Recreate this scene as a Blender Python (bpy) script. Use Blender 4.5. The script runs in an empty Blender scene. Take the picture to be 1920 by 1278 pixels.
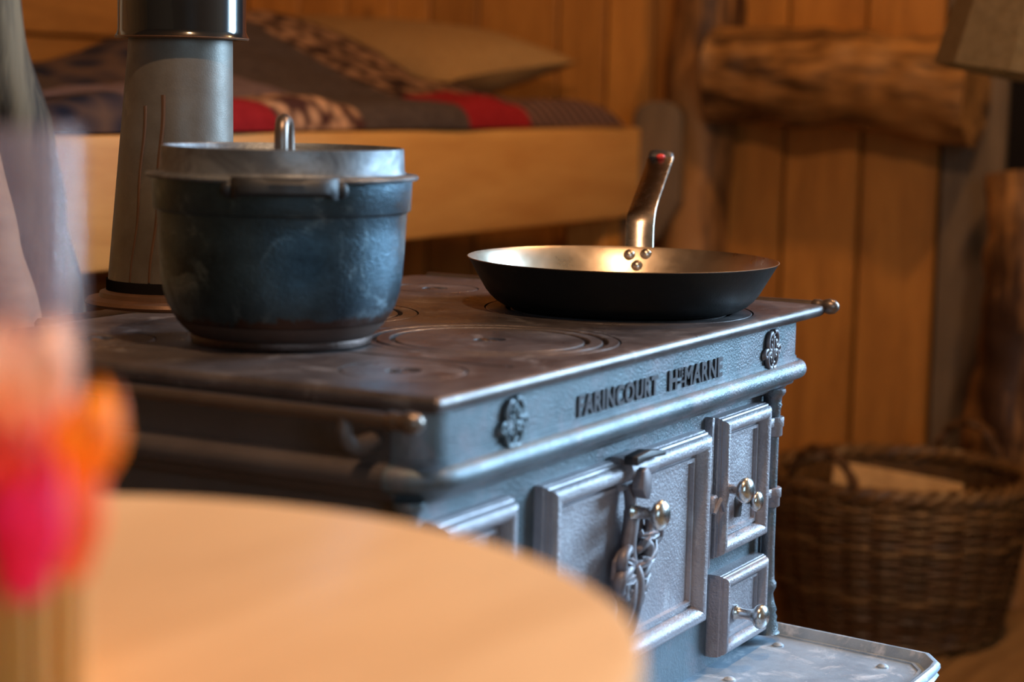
import bpy, bmesh, math, random
from mathutils import Vector, Matrix, noise
random.seed(7)
PI = math.pi
S = bpy.context.scene
C = S.collection

# ------------------------------------------------------------------ camera, world, lights
CAMLOC = Vector((-1.1358, -0.6752, 0.9868))
F_PX, PITCH, ROLL, YAW = 3733.0, 0.12562, 0.02171, 1.0710
fw = Vector((math.sin(YAW)*math.cos(PITCH), math.cos(YAW)*math.cos(PITCH), -math.sin(PITCH)))
r0 = Vector((math.cos(YAW), -math.sin(YAW), 0)); u0 = r0.cross(fw)
rt = r0*math.cos(ROLL) + u0*math.sin(ROLL); up = -r0*math.sin(ROLL) + u0*math.cos(ROLL)
cam = bpy.data.cameras.new('camera'); co = bpy.data.objects.new('camera', cam); C.objects.link(co)
m = Matrix((rt, up, -fw)).transposed().to_4x4(); m.translation = CAMLOC
co.matrix_world = m
cam.sensor_width = 36; cam.lens = F_PX/1920*36; cam.clip_start = 0.05
cam.dof.use_dof = True; cam.dof.focus_distance = 1.86; cam.dof.aperture_fstop = 4.0
S.camera = co
S.view_settings.view_transform = 'Standard'; S.view_settings.look = 'None'
S.view_settings.gamma = 1; S.view_settings.use_curve_mapping = False
S.view_settings.exposure = 0.0

w = bpy.data.worlds.new('World'); S.world = w; w.use_nodes = True
w.node_tree.nodes['Background'].inputs[0].default_value = (0.55, 0.75, 1.0, 1)
w.node_tree.nodes['Background'].inputs[1].default_value = 0.10

def aim(o, tgt):
    o.rotation_euler = (Vector(tgt)-o.location).to_track_quat('-Z', 'Y').to_euler()
def area(name, loc, tgt, sx, sy, power, col):
    l = bpy.data.lights.new(name, 'AREA'); l.shape = 'RECTANGLE'; l.size = sx; l.size_y = sy
    l.energy = power; l.color = col
    o = bpy.data.objects.new(name, l); C.objects.link(o); o.location = loc; aim(o, tgt); return o
def point(name, loc, power, col, r=0.05):
    l = bpy.data.lights.new(name, 'POINT'); l.energy = power; l.color = col; l.shadow_soft_size = r
    o = bpy.data.objects.new(name, l); C.objects.link(o); o.location = loc; return o
# daylight through the two windows of the front wall, and the room's warm lamps
o_ = area('daylight_window_near', (2.80, -1.55, 1.72), (0.0, -1.55, 1.72), 1.3, 1.40, 225, (0.46, 0.74, 1.0)); o_.data.spread = math.radians(125)
area('daylight_window_far', (-1.75, -2.55, 1.50), (-0.2, 0.2, 0.8), 1.1, 1.1, 27, (0.50, 0.79, 1.0))
point('ceiling_lamp', (-0.16, -0.24, 2.15), 62, (1.0, 0.62, 0.34), 0.03)
point('bunk_lamp', (1.75, -0.30, 2.42), 60, (1.0, 0.56, 0.22), 0.06)

# ------------------------------------------------------------------ helpers
def at(x, y, ax, v):
    d = fw + rt*((x-960)/F_PX) - up*((y-639)/F_PX)
    return CAMLOC + d*((v-CAMLOC[ax])/d[ax])
class MB:
    def __init__(s): s.bm = bmesh.new()
    def add(s, vs, fs):
        b = [s.bm.verts.new(v) for v in vs]
        for f in fs:
            try: s.bm.faces.new([b[i] for i in f])
            except ValueError: pass
        return b
    def box(s, a, b, bev=0.0, seg=1):
        x0, y0, z0 = a; x1, y1, z1 = b
        t = bmesh.new()
        r = bmesh.ops.create_cube(t, size=1)
        for v in r['verts']:
            v.co = Vector(((x0+x1)/2+v.co.x*(x1-x0), (y0+y1)/2+v.co.y*(y1-y0), (z0+z1)/2+v.co.z*(z1-z0)))
        if bev: bmesh.ops.bevel(t, geom=t.edges[:], offset=bev, segments=seg, affect='EDGES', profile=0.5)
        s.merge(t); return s
    def merge(s, t, M=None):
        me = bpy.data.meshes.new('tmp')
        if M: t.transform(M)
        t.to_mesh(me); t.free(); s.bm.from_mesh(me); bpy.data.meshes.remove(me)
    def lathe(s, prof, c=(0, 0, 0), n=48, M=None, closed=False):
        t = bmesh.new(); rings = []
        for (r, z) in prof:
            if r < 1e-6: rings.append([t.verts.new((0, 0, z))])
            else: rings.append([t.verts.new((r*math.cos(2*PI*k/n), r*math.sin(2*PI*k/n), z)) for k in range(n)])
        pr = list(zip(rings[:-1], rings[1:]))
        if closed: pr.append((rings[-1], rings[0]))
        for A, B in pr:
            for k in range(n):
                k2 = (k+1) % n
                if len(A) == 1 and len(B) == 1: continue
                if len(A) == 1: t.faces.new((A[0], B[k2], B[k]))
                elif len(B) == 1: t.faces.new((A[k], A[k2], B[0]))
                else: t.faces.new((A[k], A[k2], B[k2], B[k]))
        MM = Matrix.Translation(c) @ (M if M else Matrix.Identity(4))
        s.merge(t, MM); return s
    def tube(s, pts, r, n=8, cap=True, flat=None, closed=False):
        pts = [Vector(p) for p in pts]; N = len(pts)
        rs = r if isinstance(r, (list, tuple)) else [r]*N
        t = bmesh.new(); rings = []
        prev = None
        for i, p in enumerate(pts):
            if closed: d = pts[(i+1) % N]-pts[(i-1) % N]
            else: d = pts[min(i+1, N-1)]-pts[max(i-1, 0)]
            d.normalize()
            if prev is None:
                a = Vector((0, 0, 1)) if abs(d.z) < .9 else Vector((1, 0, 0))
                nrm = d.cross(a).normalized()
            else:
                nrm = (prev - d*prev.dot(d)).normalized()
            prev = nrm; bn = d.cross(nrm)
            fl = flat or 1.0
            rings.append([t.verts.new(p + nrm*(rs[i]*math.cos(2*PI*k/n)) + bn*(rs[i]*fl*math.sin(2*PI*k/n))) for k in range(n)])
        pr = list(zip(rings[:-1], rings[1:]))
        if closed: pr.append((rings[-1], rings[0]))
        for A, B in pr:
            for k in range(n): t.faces.new((A[k], A[(k+1) % n], B[(k+1) % n], B[k]))
        if cap and not closed:
            t.faces.new(rings[0][::-1]); t.faces.new(rings[-1])
        s.merge(t); return s
    def loft(s, loops, cap_last=True, cap_first=False, close=True):
        L = [[s.bm.verts.new(v) for v in lp] for lp in loops]
        n = len(L[0])
        for A, B in zip(L[:-1], L[1:]):
            for k in range(n if close else n-1):
                s.bm.faces.new((A[k], A[(k+1) % n], B[(k+1) % n], B[k]))
        if cap_last: s.bm.faces.new(L[-1])
        if cap_first: s.bm.faces.new(L[0][::-1])
        return s
    def prism(s, pts, h, axis='z', z0=0.0, bev=0.0):
        t = bmesh.new()
        mp = {'z': lambda a, b, c: (a, b, c), 'y': lambda a, b, c: (a, c, b), 'x': lambda a, b, c: (c, a, b)}[axis]
        A = [t.verts.new(mp(a, b, z0)) for a, b in pts]; B = [t.verts.new(mp(a, b, z0+h)) for a, b in pts]
        n = len(pts); t.faces.new(A[::-1]); t.faces.new(B)
        for k in range(n): t.faces.new((A[k], A[(k+1) % n], B[(k+1) % n], B[k]))
        bmesh.ops.recalc_face_normals(t, faces=t.faces[:])
        if bev: bmesh.ops.bevel(t, geom=t.edges[:], offset=bev, segments=2, affect='EDGES', profile=.5)
        s.merge(t); return s
    def build(s, name, mat, parent=None, smooth=True, kind=None, angle=40, loc=None):
        bmesh.ops.recalc_face_normals(s.bm, faces=s.bm.faces[:])
        if smooth:
            for f in s.bm.faces: f.smooth = True
            for e in s.bm.edges:
                if len(e.link_faces) == 2 and e.calc_face_angle(0) > math.radians(angle): e.smooth = False
        if loc is not None:
            s.bm.transform(Matrix.Translation(-Vector(loc)))
        me = bpy.data.meshes.new(name); s.bm.to_mesh(me); s.bm.free()
        me.materials.append(mat)
        o = bpy.data.objects.new(name, me); C.objects.link(o)
        if loc is not None: o.location = loc
        if parent:
            o.parent = parent
            if loc is None:
                q = parent
                off = Vector((0, 0, 0))
                while q: off += q.location; q = q.parent
                o.location = -off
            else:
                q = parent
                while q: o.location -= q.location; q = q.parent
        if kind: o['kind'] = kind
        return o
def empty(name, loc, label, cat, group=None):
    o = bpy.data.objects.new(name, None); o.empty_display_size = .05; C.objects.link(o); o.location = loc
    o['label'] = label; o['category'] = cat
    if group: o['group'] = group
    return o
def tag(o, label, cat, group=None, kind=None):
    o['label'] = label; o['category'] = cat
    if group: o['group'] = group
    if kind: o['kind'] = kind
    return o
def sampc(pts, n):      # Catmull-Rom through points
    P = [Vector(p) for p in pts]; P = [P[0]*2-P[1]] + P + [P[-1]*2-P[-2]]
    out = []
    for i in range(1, len(P)-2):
        for k in range(n):
            t = k/n; a, b, c, d = P[i-1:i+3]
            out.append(.5*((2*b)+(c-a)*t+(2*a-5*b+4*c-d)*t*t+(3*b-a-3*c+d)*t**3))
    out.append(P[-2]); return out

# ------------------------------------------------------------------ materials
def newmat(name):
    mt = bpy.data.materials.new(name); mt.use_nodes = True
    nt = mt.node_tree; b = nt.nodes['Principled BSDF']; return mt, nt, b
def coords(nt, scale=(1, 1, 1), rot=(0, 0, 0), kind='Object'):
    tc = nt.nodes.new('ShaderNodeTexCoord'); mp = nt.nodes.new('ShaderNodeMapping')
    mp.inputs['Scale'].default_value = scale; mp.inputs['Rotation'].default_value = rot
    nt.links.new(tc.outputs[kind], mp.inputs[0]); return mp.outputs[0]
def noise_n(nt, vec, scale, detail=4, rough=.6, dist=0):
    n = nt.nodes.new('ShaderNodeTexNoise'); n.inputs['Scale'].default_value = scale
    n.inputs['Detail'].default_value = detail; n.inputs['Roughness'].default_value = rough
    n.inputs['Distortion'].default_value = dist
    nt.links.new(vec, n.inputs['Vector']); return n.outputs['Fac']
def ramp(nt, fac, stops):
    r = nt.nodes.new('ShaderNodeValToRGB'); e = r.color_ramp.elements
    while len(e) < len(stops): e.new(.5)
    for k, (p, c) in enumerate(stops):
        e[k].position = p; e[k].color = (*c, 1) if len(c) == 3 else c
    nt.links.new(fac, r.inputs[0]); return r.outputs[0]
def bump(nt, b, h, strength=.2, dist=.002):
    n = nt.nodes.new('ShaderNodeBump'); n.inputs['Strength'].default_value = strength
    n.inputs['Distance'].default_value = dist
    nt.links.new(h, n.inputs['Height']); nt.links.new(n.outputs[0], b.inputs['Normal'])
def mixc(nt, f, a, b):
    n = nt.nodes.new('ShaderNodeMix'); n.data_type = 'RGBA'
    nt.links.new(f, n.inputs[0]); nt.links.new(a, n.inputs[6]); nt.links.new(b, n.inputs[7]); return n.outputs[2]
def mrange(nt, f, a, b):
    n = nt.nodes.new('ShaderNodeMapRange'); n.inputs[3].default_value = a; n.inputs[4].default_value = b
    n.inputs[1].default_value = .3; n.inputs[2].default_value = .7
    nt.links.new(f, n.inputs[0]); return n.outputs[0]

def iron(name, c1, c2, c3=None, metal=.6, ro=(.38, .6), grain=.25, sc=9, gs=900, patch=(.45, .62), rust=None):
    mt, nt, b = newmat(name); v = coords(nt)
    big = noise_n(nt, v, sc, 5, .65)
    col = ramp(nt, big, [(.3, c1), (.7, c2)])
    if c3:
        p = noise_n(nt, v, sc*1.7, 6, .7, .6)
        pm = ramp(nt, p, [(patch[0], (0, 0, 0)), (patch[1], (1, 1, 1))])
        rgb = nt.nodes.new('ShaderNodeRGB'); rgb.outputs[0].default_value = (*c3, 1)
        col = mixc(nt, pm, col, rgb.outputs[0])
    nt.links.new(col, b.inputs['Base Color'])
    b.inputs['Metallic'].default_value = metal
    nt.links.new(mrange(nt, noise_n(nt, v, sc*3, 6, .7), *ro), b.inputs['Roughness'])
    bump(nt, b, noise_n(nt, v, gs, 3, .6), grain, .0009)
    if rust:
        sx = nt.nodes.new('ShaderNodeSeparateXYZ'); nt.links.new(v, sx.inputs[0])
        m1 = nt.nodes.new('ShaderNodeMapRange'); m1.inputs[1].default_value = rust[0]; m1.inputs[2].default_value = rust[1]; m1.inputs[3].default_value = 1.0; m1.inputs[4].default_value = 0.0
        nt.links.new(sx.outputs[2], m1.inputs[0])
        ad = nt.nodes.new('ShaderNodeMath'); ad.operation = 'ADD'; nt.links.new(m1.outputs[0], ad.inputs[0]); nt.links.new(noise_n(nt, v, 38, 6, .7, .4), ad.inputs[1])
        rm = ramp(nt, ad.outputs[0], [(.90, (0, 0, 0)), (1.0, (.9, .9, .9))])
        rr = nt.nodes.new('ShaderNodeRGB'); rr.outputs[0].default_value = (.075, .042, .032, 1)
        col = mixc(nt, rm, col, rr.outputs[0]); nt.links.new(col, b.inputs['Base Color'])
    return mt
def wood(name, dark, lite, axis='z', sc=1.0, ro=.55, knots=True, bumpd=.0015, cr=(.32, .62)):
    mt, nt, b = newmat(name)
    st = {'x': (.12, 1, 1), 'y': (1, .12, 1), 'z': (1, 1, .12)}[axis]
    tc = nt.nodes.new('ShaderNodeTexCoord'); oi = nt.nodes.new('ShaderNodeObjectInfo')
    ad = nt.nodes.new('ShaderNodeVectorMath'); ad.operation = 'ADD'
    ml = nt.nodes.new('ShaderNodeMath'); ml.operation = 'MULTIPLY'; ml.inputs[1].default_value = 37.0
    nt.links.new(oi.outputs['Random'], ml.inputs[0]); nt.links.new(tc.outputs['Object'], ad.inputs[0]); nt.links.new(ml.outputs[0], ad.inputs[1])
    mp = nt.nodes.new('ShaderNodeMapping'); mp.inputs['Scale'].default_value = st
    nt.links.new(ad.outputs[0], mp.inputs[0]); v = mp.outputs[0]
    g = noise_n(nt, v, 22*sc, 5, .6, .8); g2 = noise_n(nt, v, 140*sc, 3, .6)
    ave = nt.nodes.new('ShaderNodeMix'); ave.inputs[0].default_value = .3
    nt.links.new(g, ave.inputs[2]); nt.links.new(g2, ave.inputs[3])
    col = ramp(nt, ave.outputs[0], [(cr[0], dark), (cr[1], lite)])
    if knots:
        mp2 = nt.nodes.new('ShaderNodeMapping'); mp2.inputs['Scale'].default_value = [1 if s == 1 else .45 for s in st]
        nt.links.new(ad.outputs[0], mp2.inputs[0])
        vo = nt.nodes.new('ShaderNodeTexVoronoi'); vo.inputs['Scale'].default_value = 5.5*sc
        nt.links.new(mp2.outputs[0], vo.inputs['Vector'])
        km = ramp(nt, vo.outputs['Distance'], [(.04, (1, 1, 1)), (.13, (0, 0, 0))])
        rgb = nt.nodes.new('ShaderNodeRGB'); rgb.outputs[0].default_value = (*[d*.45 for d in dark], 1)
        col = mixc(nt, km, col, rgb.outputs[0])
    hs = nt.nodes.new('ShaderNodeHueSaturation')
    mr = nt.nodes.new('ShaderNodeMapRange'); mr.inputs[3].default_value = .78; mr.inputs[4].default_value = 1.15
    nt.links.new(oi.outputs['Random'], mr.inputs[0]); nt.links.new(mr.outputs[0], hs.inputs['Value'])
    nt.links.new(col, hs.inputs['Color']); nt.links.new(hs.outputs[0], b.inputs['Base Color'])
    b.inputs['Roughness'].default_value = ro
    bump(nt, b, ave.outputs[0], .4, bumpd)
    return mt
def cloth(name, c1, c2, kind='noise', sc=60, ro=.95, rot=(0, 0, 0)):
    mt, nt, b = newmat(name); v = coords(nt, rot=rot)
    if kind == 'stripe':
        wv = nt.nodes.new('ShaderNodeTexWave'); wv.inputs['Scale'].default_value = sc; wv.inputs['Distortion'].default_value = 1.5
        nt.links.new(v, wv.inputs['Vector']); f = wv.outputs['Fac']
    elif kind == 'crochet':
        vo = nt.nodes.new('ShaderNodeTexVoronoi'); vo.inputs['Scale'].default_value = sc; nt.links.new(v, vo.inputs['Vector'])
        f = vo.outputs['Distance']
    else: f = noise_n(nt, v, sc, 4, .7)
    nt.links.new(ramp(nt, f, [(.25, c1), (.7, c2)]), b.inputs['Base Color'])
    b.inputs['Roughness'].default_value = ro; b.inputs['Specular IOR Level'].default_value = .15
    bump(nt, b, f, .5, .004); return mt
def plain(name, col, ro=.5, metal=0, coat=0, trans=0, ior=1.45):
    mt, nt, b = newmat(name); b.inputs['Base Color'].default_value = (*col, 1)
    b.inputs['Roughness'].default_value = ro; b.inputs['Metallic'].default_value = metal
    b.inputs['Coat Weight'].default_value = coat; b.inputs['Transmission Weight'].default_value = trans
    b.inputs['IOR'].default_value = ior
    v = coords(nt); bump(nt, b, noise_n(nt, v, 300, 3, .5), .03, .0005)
    return mt

M_FRONT = iron('cast_iron_front', (.070, .092, .112), (.150, .185, .212), (.19, .165, .185), .5, (.38, .56), .9, 11, 420, (.48, .68))
M_DOOR = iron('cast_iron_doors', (.25, .225, .25), (.36, .335, .365), (.46, .45, .49), .45, (.42, .58), 1.0, 14, 380, (.58, .75))
M_TOP = iron('cast_iron_hob', (.052, .041, .042), (.150, .128, .130), (.31, .29, .30), .5, (.25, .44), .4, 13, 800, (.56, .74))
M_SIDE = iron('cast_iron_side', (.075, .06, .058), (.12, .098, .095), None, .4, (.4, .55), .3)
M_LET = iron('lettering_iron', (.045, .035, .04), (.085, .07, .08), None, .4, (.4, .55), .2)
M_DARK = plain('matt_black', (.012, .010, .010), .9)  # flat near-black for backings, joints and the painted-in dark opening
M_DARK.node_tree.nodes['Principled BSDF'].inputs['Specular IOR Level'].default_value = 0
M_LATCH = iron('dark_latch_iron', (.03, .028, .03), (.06, .055, .06), None, .5, (.35, .5), .3)
M_ORN = iron('ornament_iron', (.11, .092, .105), (.24, .215, .235), None, .4, (.42, .58), .2, 40)
M_NICKEL = iron('worn_nickel', (.50, .49, .48), (.66, .65, .64), (.38, .34, .30), 1.0, (.20, .32), .1, 60, 900, (.55, .7))
M_SHELF = iron('shelf_galvanised', (.20, .27, .36), (.38, .47, .57), (.66, .70, .76), .35, (.4, .6), .2, 16, 500, (.52, .7))
M_RAIL = iron('rail_iron', (.13, .10, .085), (.22, .17, .145), None, .8, (.28, .42), .15)
M_POT = iron('pot_iron', (.014, .024, .034), (.080, .13, .17), (.27, .38, .45), .9, (.27, .46), .8, 11, 500, (.52, .74), (.784, .822))
M_POTRUST = iron('pot_rust', (.05, .03, .024), (.10, .062, .05), None, .3, (.5, .7), .35)
M_LID = iron('pot_lid_iron', (.07, .075, .085), (.145, .15, .165), (.20, .215, .235), .7, (.38, .55), .3, 14)
M_GRIP = iron('grip_iron', (.016, .018, .022), (.045, .048, .055), None, .5, (.48, .62), .3)
M_PANOUT = iron('pan_black', (.006, .006, .006), (.012, .012, .012), (.03, .022, .018), .2, (.40, .55), .15, 12, 600, (.6, .8))
M_PANOUT.node_tree.nodes['Principled BSDF'].inputs['Specular IOR Level'].default_value = .22
M_PANIN = iron('pan_bare_steel', (.50, .40, .30), (.62, .52, .42), None, 1.0, (.26, .36), .08, 14)
M_HANDLE = iron('pan_handle_steel', (.34, .30, .27), (.46, .41, .37), None, 1.0, (.20, .30), .05, 30)
M_RIVET = plain('rivet_steel', (.55, .48, .42), .28, 1)
M_FLUE = iron('galvanised_flue', (.095, .075, .058), (.165, .145, .125), (.22, .18, .135), .3, (.42, .55), .15, 14, 700, (.6, .8))
M_ENAMEL = plain('black_enamel', (.008, .008, .009), .16, 0, .5)
M_SOOTPIPE = iron('rust_flange', (.07, .035, .02), (.16, .08, .045), None, .4, (.4, .5), .2)

M_PLANK = wood('pine_plank', (.38, .145, .025), (.62, .26, .05), 'z')
M_PLANKH = wood('pine_plank_flat', (.30, .125, .03), (.50, .23, .06), 'x')
M_GREY = wood('weathered_and_shaded_plank', (.10, .066, .043), (.19, .13, .085), 'z')  # grey plank's own colour; also painted shade on the bed end board
M_BED = wood('bed_board', (.66, .31, .085), (.86, .47, .155), 'x', .6, .5, True)
M_LOG = wood('log_wood', (.045, .016, .006), (.36, .165, .05), 'z', .42, .6, True, .010, (.43, .58))
M_LOGH = wood('beam_wood', (.05, .02, .006), (.36, .17, .05), 'y', .45, .6, True, .010, (.42, .58))
M_LOGGREY = wood('barked_log', (.035, .020, .010), (.26, .18, .10), 'z', .42, .8, True, .010, (.44, .56))
M_TABLE = wood('table_wood', (.47, .235, .095), (.58, .31, .137), 'x', .5, .35, False, .0004)
M_FLOOR = wood('floor_board', (.16, .085, .035), (.30, .17, .075), 'x', .8, .5)
M_WICK = wood('wicker', (.030, .011, .004), (.12, .052, .018), 'x', 1.5, .45, False)
M_WICKL = wood('wicker_light', (.06, .026, .009), (.20, .10, .036), 'x', 1.5, .45, False)
M_LOGSPLIT = wood('split_firewood', (.27, .145, .06), (.48, .30, .15), 'x', 1, .7, False)
M_FIRE = wood('firewood', (.26, .14, .055), (.42, .25, .11), 'x', 1, .7, False)
M_PLASTER = plain('wall_dark_wood', (.14, .075, .03), .8)

# ------------------------------------------------------------------ the room shell
X1, YW = 2.84, 2.25
def yon(px, y=120): return at(px, y, 0, X1).y
def struct(o, kind='structure'): o['kind'] = kind; return o
wr = MB().box((X1+.022, -.78, 0), (X1+.08, YW+.3, 2.6)).box((X1+.022, -3.0, 0), (X1+.08, -2.35, 2.6)).box((X1+.022, -2.35, 0), (X1+.08, -.78, 1.0)).box((X1+.022, -2.35, 2.5), (X1+.08, -.78, 2.6)).build('wall_right', M_DARK, smooth=False); struct(wr)  # near-black base colour paints in the darkness of the opening past the planks
seams = [YW] + [yon(p) for p in (560, 648, 735, 805, 895, 1045, 1135, 1225, 1300, 1372)] 
seams += [yon(p, 500) for p in (1462, 1605, 1752)]
seams += [yon(1752, 500)-.135]
for k in range(len(seams)-1):
    a, b = seams[k+1], seams[k]
    mat = M_GREY if k == len(seams)-2 else M_PLANK
    dx = random.uniform(-.003, .003)
    MB().box((X1+dx, a+.0035, .0), (X1+.024, b-.0035, 2.6), .003).build('plank', mat, wr)
yend = seams[-1]
wb = MB().box((-3.0, YW+.022, 0), (X1+.08, YW+.08, 2.6)).build('wall_back', M_DARK, smooth=False); struct(wb)
z = 0.0
while z < 2.58:
    h = random.choice((.17, .19, .21)); h = min(h, 2.6-z)
    MB().box((-2.95, YW-.002+random.uniform(-.002, .002), z+.003), (X1-.001, YW+.024, z+h-.003), .003).build('plank', M_PLANKH, wb)
    z += h
fl = MB().box((-3.2, -3.0, -.06), (4.6, 2.5, -.022)).build('floor', M_DARK, smooth=False); struct(fl)
y = -2.95
while y < 2.3:
    MB().box((-3.1, y+.002, -.022), (4.5, y+.168, 0.0), .002).build('plank', M_FLOOR, fl)
    y += .17
struct(MB().box((-3.2, -3.0, 2.62), (4.6, 2.5, 2.7)).build('ceiling', M_PLASTER, smooth=False))
struct(MB().box((-3.2, -3.0, 0), (-3.1, 2.5, 2.62)).build('wall_left', M_PLASTER, smooth=False))
# front wall with two window openings
wf = MB()
wx = [(-3.1, -2.35), (-1.15, 4.6)]
for a, b in wx: wf.box((a, -2.72, 0), (b, -2.62, 2.62))
for a, b in ((-2.35, -1.15),):
    wf.box((a, -2.72, 0), (b, -2.62, 1.0)); wf.box((a, -2.72, 2.15), (b, -2.62, 2.62))
struct(wf.build('wall_front', M_PLASTER, smooth=False))
f = MB()
for p, q in (((-2.35, -2.70, 1.0), (-2.30, -2.64, 2.15)), ((-1.20, -2.70, 1.0), (-1.15, -2.64, 2.15)), ((-2.35, -2.70, 1.0), (-1.15, -2.64, 1.05)), ((-2.35, -2.70, 2.10), (-1.15, -2.64, 2.15)), ((-1.77, -2.70, 1.0), (-1.73, -2.64, 2.15))):
    f.box(p, q, .004)
w1_ = f.build('window_1', M_PLANKH); struct(w1_)
M_PANE = plain('window_glass', (1, 1, 1), .0, 0, 0, 1.0, 1.45)
MB().box((-2.30, -2.672, 1.05), (-1.20, -2.668, 2.10)).build('pane', M_PANE, w1_)
f = MB()
for p, q in (((X1+.03, -2.35, 1.0), (X1+.08, -2.30, 2.5)), ((X1+.03, -.83, 1.0), (X1+.08, -.78, 2.5)), ((X1+.03, -2.35, 1.0), (X1+.08, -.78, 1.05)), ((X1+.03, -2.35, 2.45), (X1+.08, -.78, 2.50)), ((X1+.03, -1.59, 1.0), (X1+.08, -1.55, 2.5))):
    f.box(p, q, .004)
w2_ = f.build('window_2', M_PLANKH); struct(w2_)
MB().box((X1+.053, -2.30, 1.05), (X1+.057, -.83, 2.45)).build('pane', M_PANE, w2_)
# the dark passage beyond the right-hand planks
struct(MB().box((4.5, -3.0, 0), (4.6, 2.5, 2.62)).build('wall_passage', M_PLASTER, smooth=False))

def log(name, path, rad, mat, seedv, n=20, steps=10, amp=.12, parent=None, flat=1.0):
    P = sampc(path, steps); rr = []
    b = MB(); b.tube(P, rad if not isinstance(rad, (list, tuple)) else [rad[0]+(rad[1]-rad[0])*i/(len(P)-1) for i in range(len(P))], n, True, flat)
    base = rad if not isinstance(rad, (list, tuple)) else max(rad)
    for v in b.bm.verts:
        q = Vector(v.co); d = noise.noise(q*6+Vector((seedv, 0, 0)))*amp*1.0 + noise.noise(q*18+Vector((0, seedv, 0)))*amp*.45
        # push away from the nearest path point
        c = min(P, key=lambda p: (p-q).length_squared); nn = (q-c)
        if nn.length > 1e-5: v.co = q + nn.normalized()*base*d*2
    return b
# corner post beside the bunk
pc = at(1312, 300, 0, X1-.035)
lg = log('p', [(pc.x, pc.y, 0), (pc.x-.005, pc.y+.012, .7), (pc.x, pc.y-.004, 1.1), (pc.x, pc.y, 2.6)], .074, M_LOG, 3, 24, 16, .14)
tag(lg.build('log_post', M_LOG, loc=(pc.x, pc.y, 0)), 'thick knotty peeled log post standing between the bunk bed and the planks', 'post')
# horizontal beam
ya, yb = at(1372, 140, 0, X1-.1).y, at(1850, 170, 0, X1-.1).y
zt = [at(px, py, 0, X1-.1).z for px, py in ((1380, 142), (1500, 148), (1650, 160), (1835, 172))]
ys = [at(px, 150, 0, X1-.1).y for px in (1380, 1500, 1650, 1835)]
lg = log('b', [(X1-.11, ys[0]+.04, zt[0]), (X1-.11, ys[1], zt[1]), (X1-.11, ys[2], zt[2]), (X1-.11, ys[3], zt[3])], (.093, .099), M_LOGH, 11, 28, 16, .16)
tag(lg.build('log_beam', M_LOGH, loc=(X1-.11, ys[1], zt[0])), 'rough-hewn horizontal log beam across the plank wall above the basket', 'beam')
# right-hand rough post
pr = at(1905, 600, 0, X1-.08)
ztop = at(1890, 325, 0, X1-.08).z
lg = log('q', [(pr.x, pr.y, 0), (pr.x, pr.y+.01, .35), (pr.x, pr.y-.015, .65), (pr.x+.02, pr.y+.01, ztop)], (.085, .07), M_LOG, 21, 24, 14, .17)
tag(lg.build('log_stump_post', M_LOG, loc=(pr.x, pr.y, 0)), 'gnarled short log post at the right edge behind the wicker basket', 'post')
# leaning logs at the left
def fromD(px, py, D):
    d = fw + rt*((px-960)/F_PX) - up*((py-639)/F_PX); return CAMLOC + d*(D/math.hypot(d.x, d.y))
A = fromD(-56, -40, 2.35); B = fromD(78, 620, 2.42); dr = (B-A); Bz = A + dr*((A.z)/(A.z-B.z)); A2 = A - dr*.9
lg = log('l', [Bz, A+dr*1.6, B, A+dr*.5, A, A2], (.058, .048), M_LOGGREY, 31, 20, 14, .10)
tag(lg.build('leaning_log', M_LOGGREY, loc=tuple(Bz)), 'grey-brown peeled log leaning behind the stove at the left edge', 'log')
A = fromD(-130, 40, 2.12); B = fromD(15, 700, 2.16); dr = (B-A); Bz = A + dr*((A.z)/(A.z-B.z)); A2 = A - dr*.5
lg = log('l', [Bz, A+dr*1.6, B, A+dr*.5, A, A2], (.045, .040), M_LOGSPLIT, 41, 20, 14, .08)
tag(lg.build('leaning_pole', M_LOGSPLIT, loc=tuple(Bz)), 'paler thinner pole leaning in front of the grey log, mostly behind the vase', 'log')

# ------------------------------------------------------------------ bunk bed
YB = 1.11
bed = empty('bunk_bed', (1.6, 1.6, 0), 'pale pine bunk bed with a wide front board behind the stove', 'bed')
MB().box((.2, YB, .728), (2.68, YB+.035, .913), .006, 2).build('front_board', M_BED, bed)
MB().box((.2, YB+.035, .74), (2.68, 2.22, .775)).build('base', M_BED, bed)
for px_ in (.25, 2.60):
    MB().box((px_, YB+.04, 0), (px_+.09, YB+.13, .74), .004).build('leg', M_PLANK, bed)
    MB().box((px_, 2.1, 0), (px_+.09, 2.19, .74), .004).build('leg', M_PLANK, bed)
pts = []
e0 = YB-.09
for k in range(13):
    a = PI*k/12; pts.append((e0+.055-.055*math.cos(a), .935+.035*math.sin(a)))
pts += [(e0+.13, .74), (e0+.20, .66), (e0+.14, .64), (e0+.05, .68), (e0, .76)]
MB().prism(pts, .03, 'x', 2.680, .004).build('end_board', M_GREY, bed)  # darker plank colour paints in the shade on this board's face

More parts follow.
